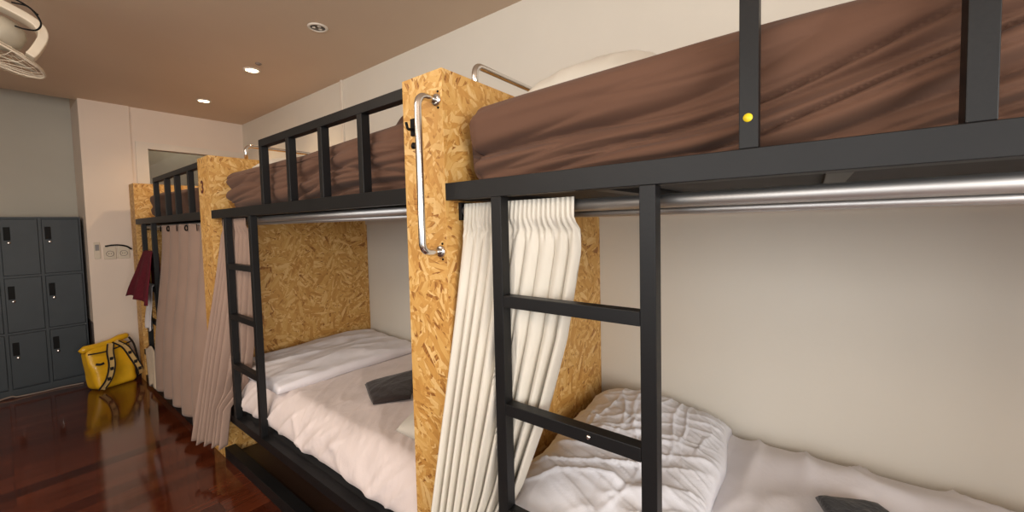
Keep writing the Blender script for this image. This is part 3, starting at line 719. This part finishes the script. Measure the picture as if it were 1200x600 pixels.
for r, h, w in ((R, 0.0, 0.005), (R*0.97, 0.012, 0.002), (0.10, 0.042, 0.002), (0.035, -0.035, 0.003)):
    tube_bm(bm, ringp(r, h), w, 6, caps=False)
for k in range(22):
    a = 2*PI*k/22; d = ua*math.cos(a)+ub*math.sin(a)
    tube_bm(bm, [cc+d*0.03-un*0.036, cc+d*0.10-un*0.036, cc+d*0.17-un*0.025, cc+d*R, cc+d*0.17+un*0.025, cc+d*0.08+un*0.045], 0.0013, 5)
from_bm('wire_cage', bm, 'fan', fn, True)
hub = lathe('blade_hub', [(0.0, 0.03), (0.03, 0.028), (0.034, -0.01), (0.02, -0.02), (0, -0.02)], cc, un, 'fan', fn, 20)
for k in range(3):
    bm = bmesh.new(); a0 = k*2*PI/3; g = []
    for i in range(9):
        r = 0.03+0.15*i/8; row = []
        for j in range(7):
            w = (j/6-0.5)*(0.5+0.7*math.sin(PI*min(1, i/8*0.9+0.1)))*1.0; a = a0+w
            row.append(bm.verts.new(cc+(ua*math.cos(a)+ub*math.sin(a))*r+un*0.022*(j/6-0.5)))
        g.append(row)
    for i in range(8):
        for j in range(6): bm.faces.new((g[i][j], g[i+1][j], g[i+1][j+1], g[i][j+1]))
    bl = from_bm('fan_blade', bm, 'fanmotor', fn, True); s = bl.modifiers.new('t', 'SOLIDIFY'); s.thickness = 0.003
tube('power_cord', spline([FP(0.115, 3.22, 2.70), FP(0.17, 3.2, 2.69), FP(0.205, 3.2, 2.63), FP(0.19, 3.2, 2.585), FP(0.15, 3.2, 2.575), FP(0.12, 3.22, 2.585)]), 0.004, 'blackplastic', fn, 8)
tube('power_cord', spline([FP(0.03, 3.25, 2.77), FP(0.09, 3.22, 2.735), FP(0.16, 3.22, 2.705), FP(0.20, 3.22, 2.67)]), 0.004, 'blackplastic', fn, 8)

# ------------------------------------------------------------------ light
def area(name, loc, rot, sx, sy, power, col, spread=PI):
    l = bpy.data.lights.new(name, 'AREA'); l.shape = 'RECTANGLE'; l.size = sx; l.size_y = sy; l.energy = power; l.color = col; l.spread = spread
    o = bpy.data.objects.new(name, l); C.objects.link(o); o.location = loc; o.rotation_euler = rot
    return o
area('window_daylight', (-0.75, -2.56, 1.5), (PI/2, 0, 0), 2.3, 1.5, 96, (1.0, 0.97, 0.93))
area('side_window_daylight', (-2.08, 1.2, 2.0), (0, -PI/2-0.25, 0), 1.2, 4.6, 60, (1.0, 0.93, 0.84))
area('room_lamp', (-1.0, 2.2, 2.8), (0, -0.35, 0), 1.0, 2.4, 42, (1.0, 0.84, 0.68))
area('corridor_fill', (1.5, 6.2, 2.8), (0, 0, 0), 0.5, 0.2, 1.2, (1.0, 0.9, 0.7))  # added fill for the closed space behind the pane, no fixture there
for x, y, p in ((1.388, 3.77, 26), (1.387, 5.02, 34)):
    l = bpy.data.lights.new('downlight_beam', 'SPOT'); l.energy = p; l.color = (1.0, 0.70, 0.42); l.spot_size = 2.4; l.spot_blend = 0.8; l.shadow_soft_size = 0.05
    o = bpy.data.objects.new('downlight_beam', l); C.objects.link(o); o.location = (x, y, ZC-0.02)
w = bpy.data.worlds.new('sky'); bpy.context.scene.world = w; w.use_nodes = True
bgn = w.node_tree.nodes['Background']; bgn.inputs[0].default_value = (0.75, 0.85, 1.0, 1); bgn.inputs[1].default_value = 1.0

# ------------------------------------------------------------------ camera
f, cyp = 463.136, 283.437; yw_, pt, rl_ = [math.radians(a) for a in (52.63672, 2.67655, -1.33711)]
fwd = Vector((math.sin(yw_)*math.cos(pt), math.cos(yw_)*math.cos(pt), -math.sin(pt)))
r0 = Vector((math.cos(yw_), -math.sin(yw_), 0)); u0 = r0.cross(fwd)
rt = r0*math.cos(rl_)+u0*math.sin(rl_); up = -r0*math.sin(rl_)+u0*math.cos(rl_)
cam = bpy.data.cameras.new('camera'); co = bpy.data.objects.new('camera', cam); C.objects.link(co)
mw = Matrix((rt, up, -fwd)).transposed().to_4x4(); mw.translation = (0, 0, 1.53); co.matrix_world = mw
cam.sensor_width = 36; cam.lens = f/1200*36; cam.shift_y = -(300-cyp)/1200; cam.clip_start = 0.02
bpy.context.scene.camera = co
vs = bpy.context.scene.view_settings; vs.view_transform = 'Standard'; vs.look = 'None'; vs.exposure = 0.12
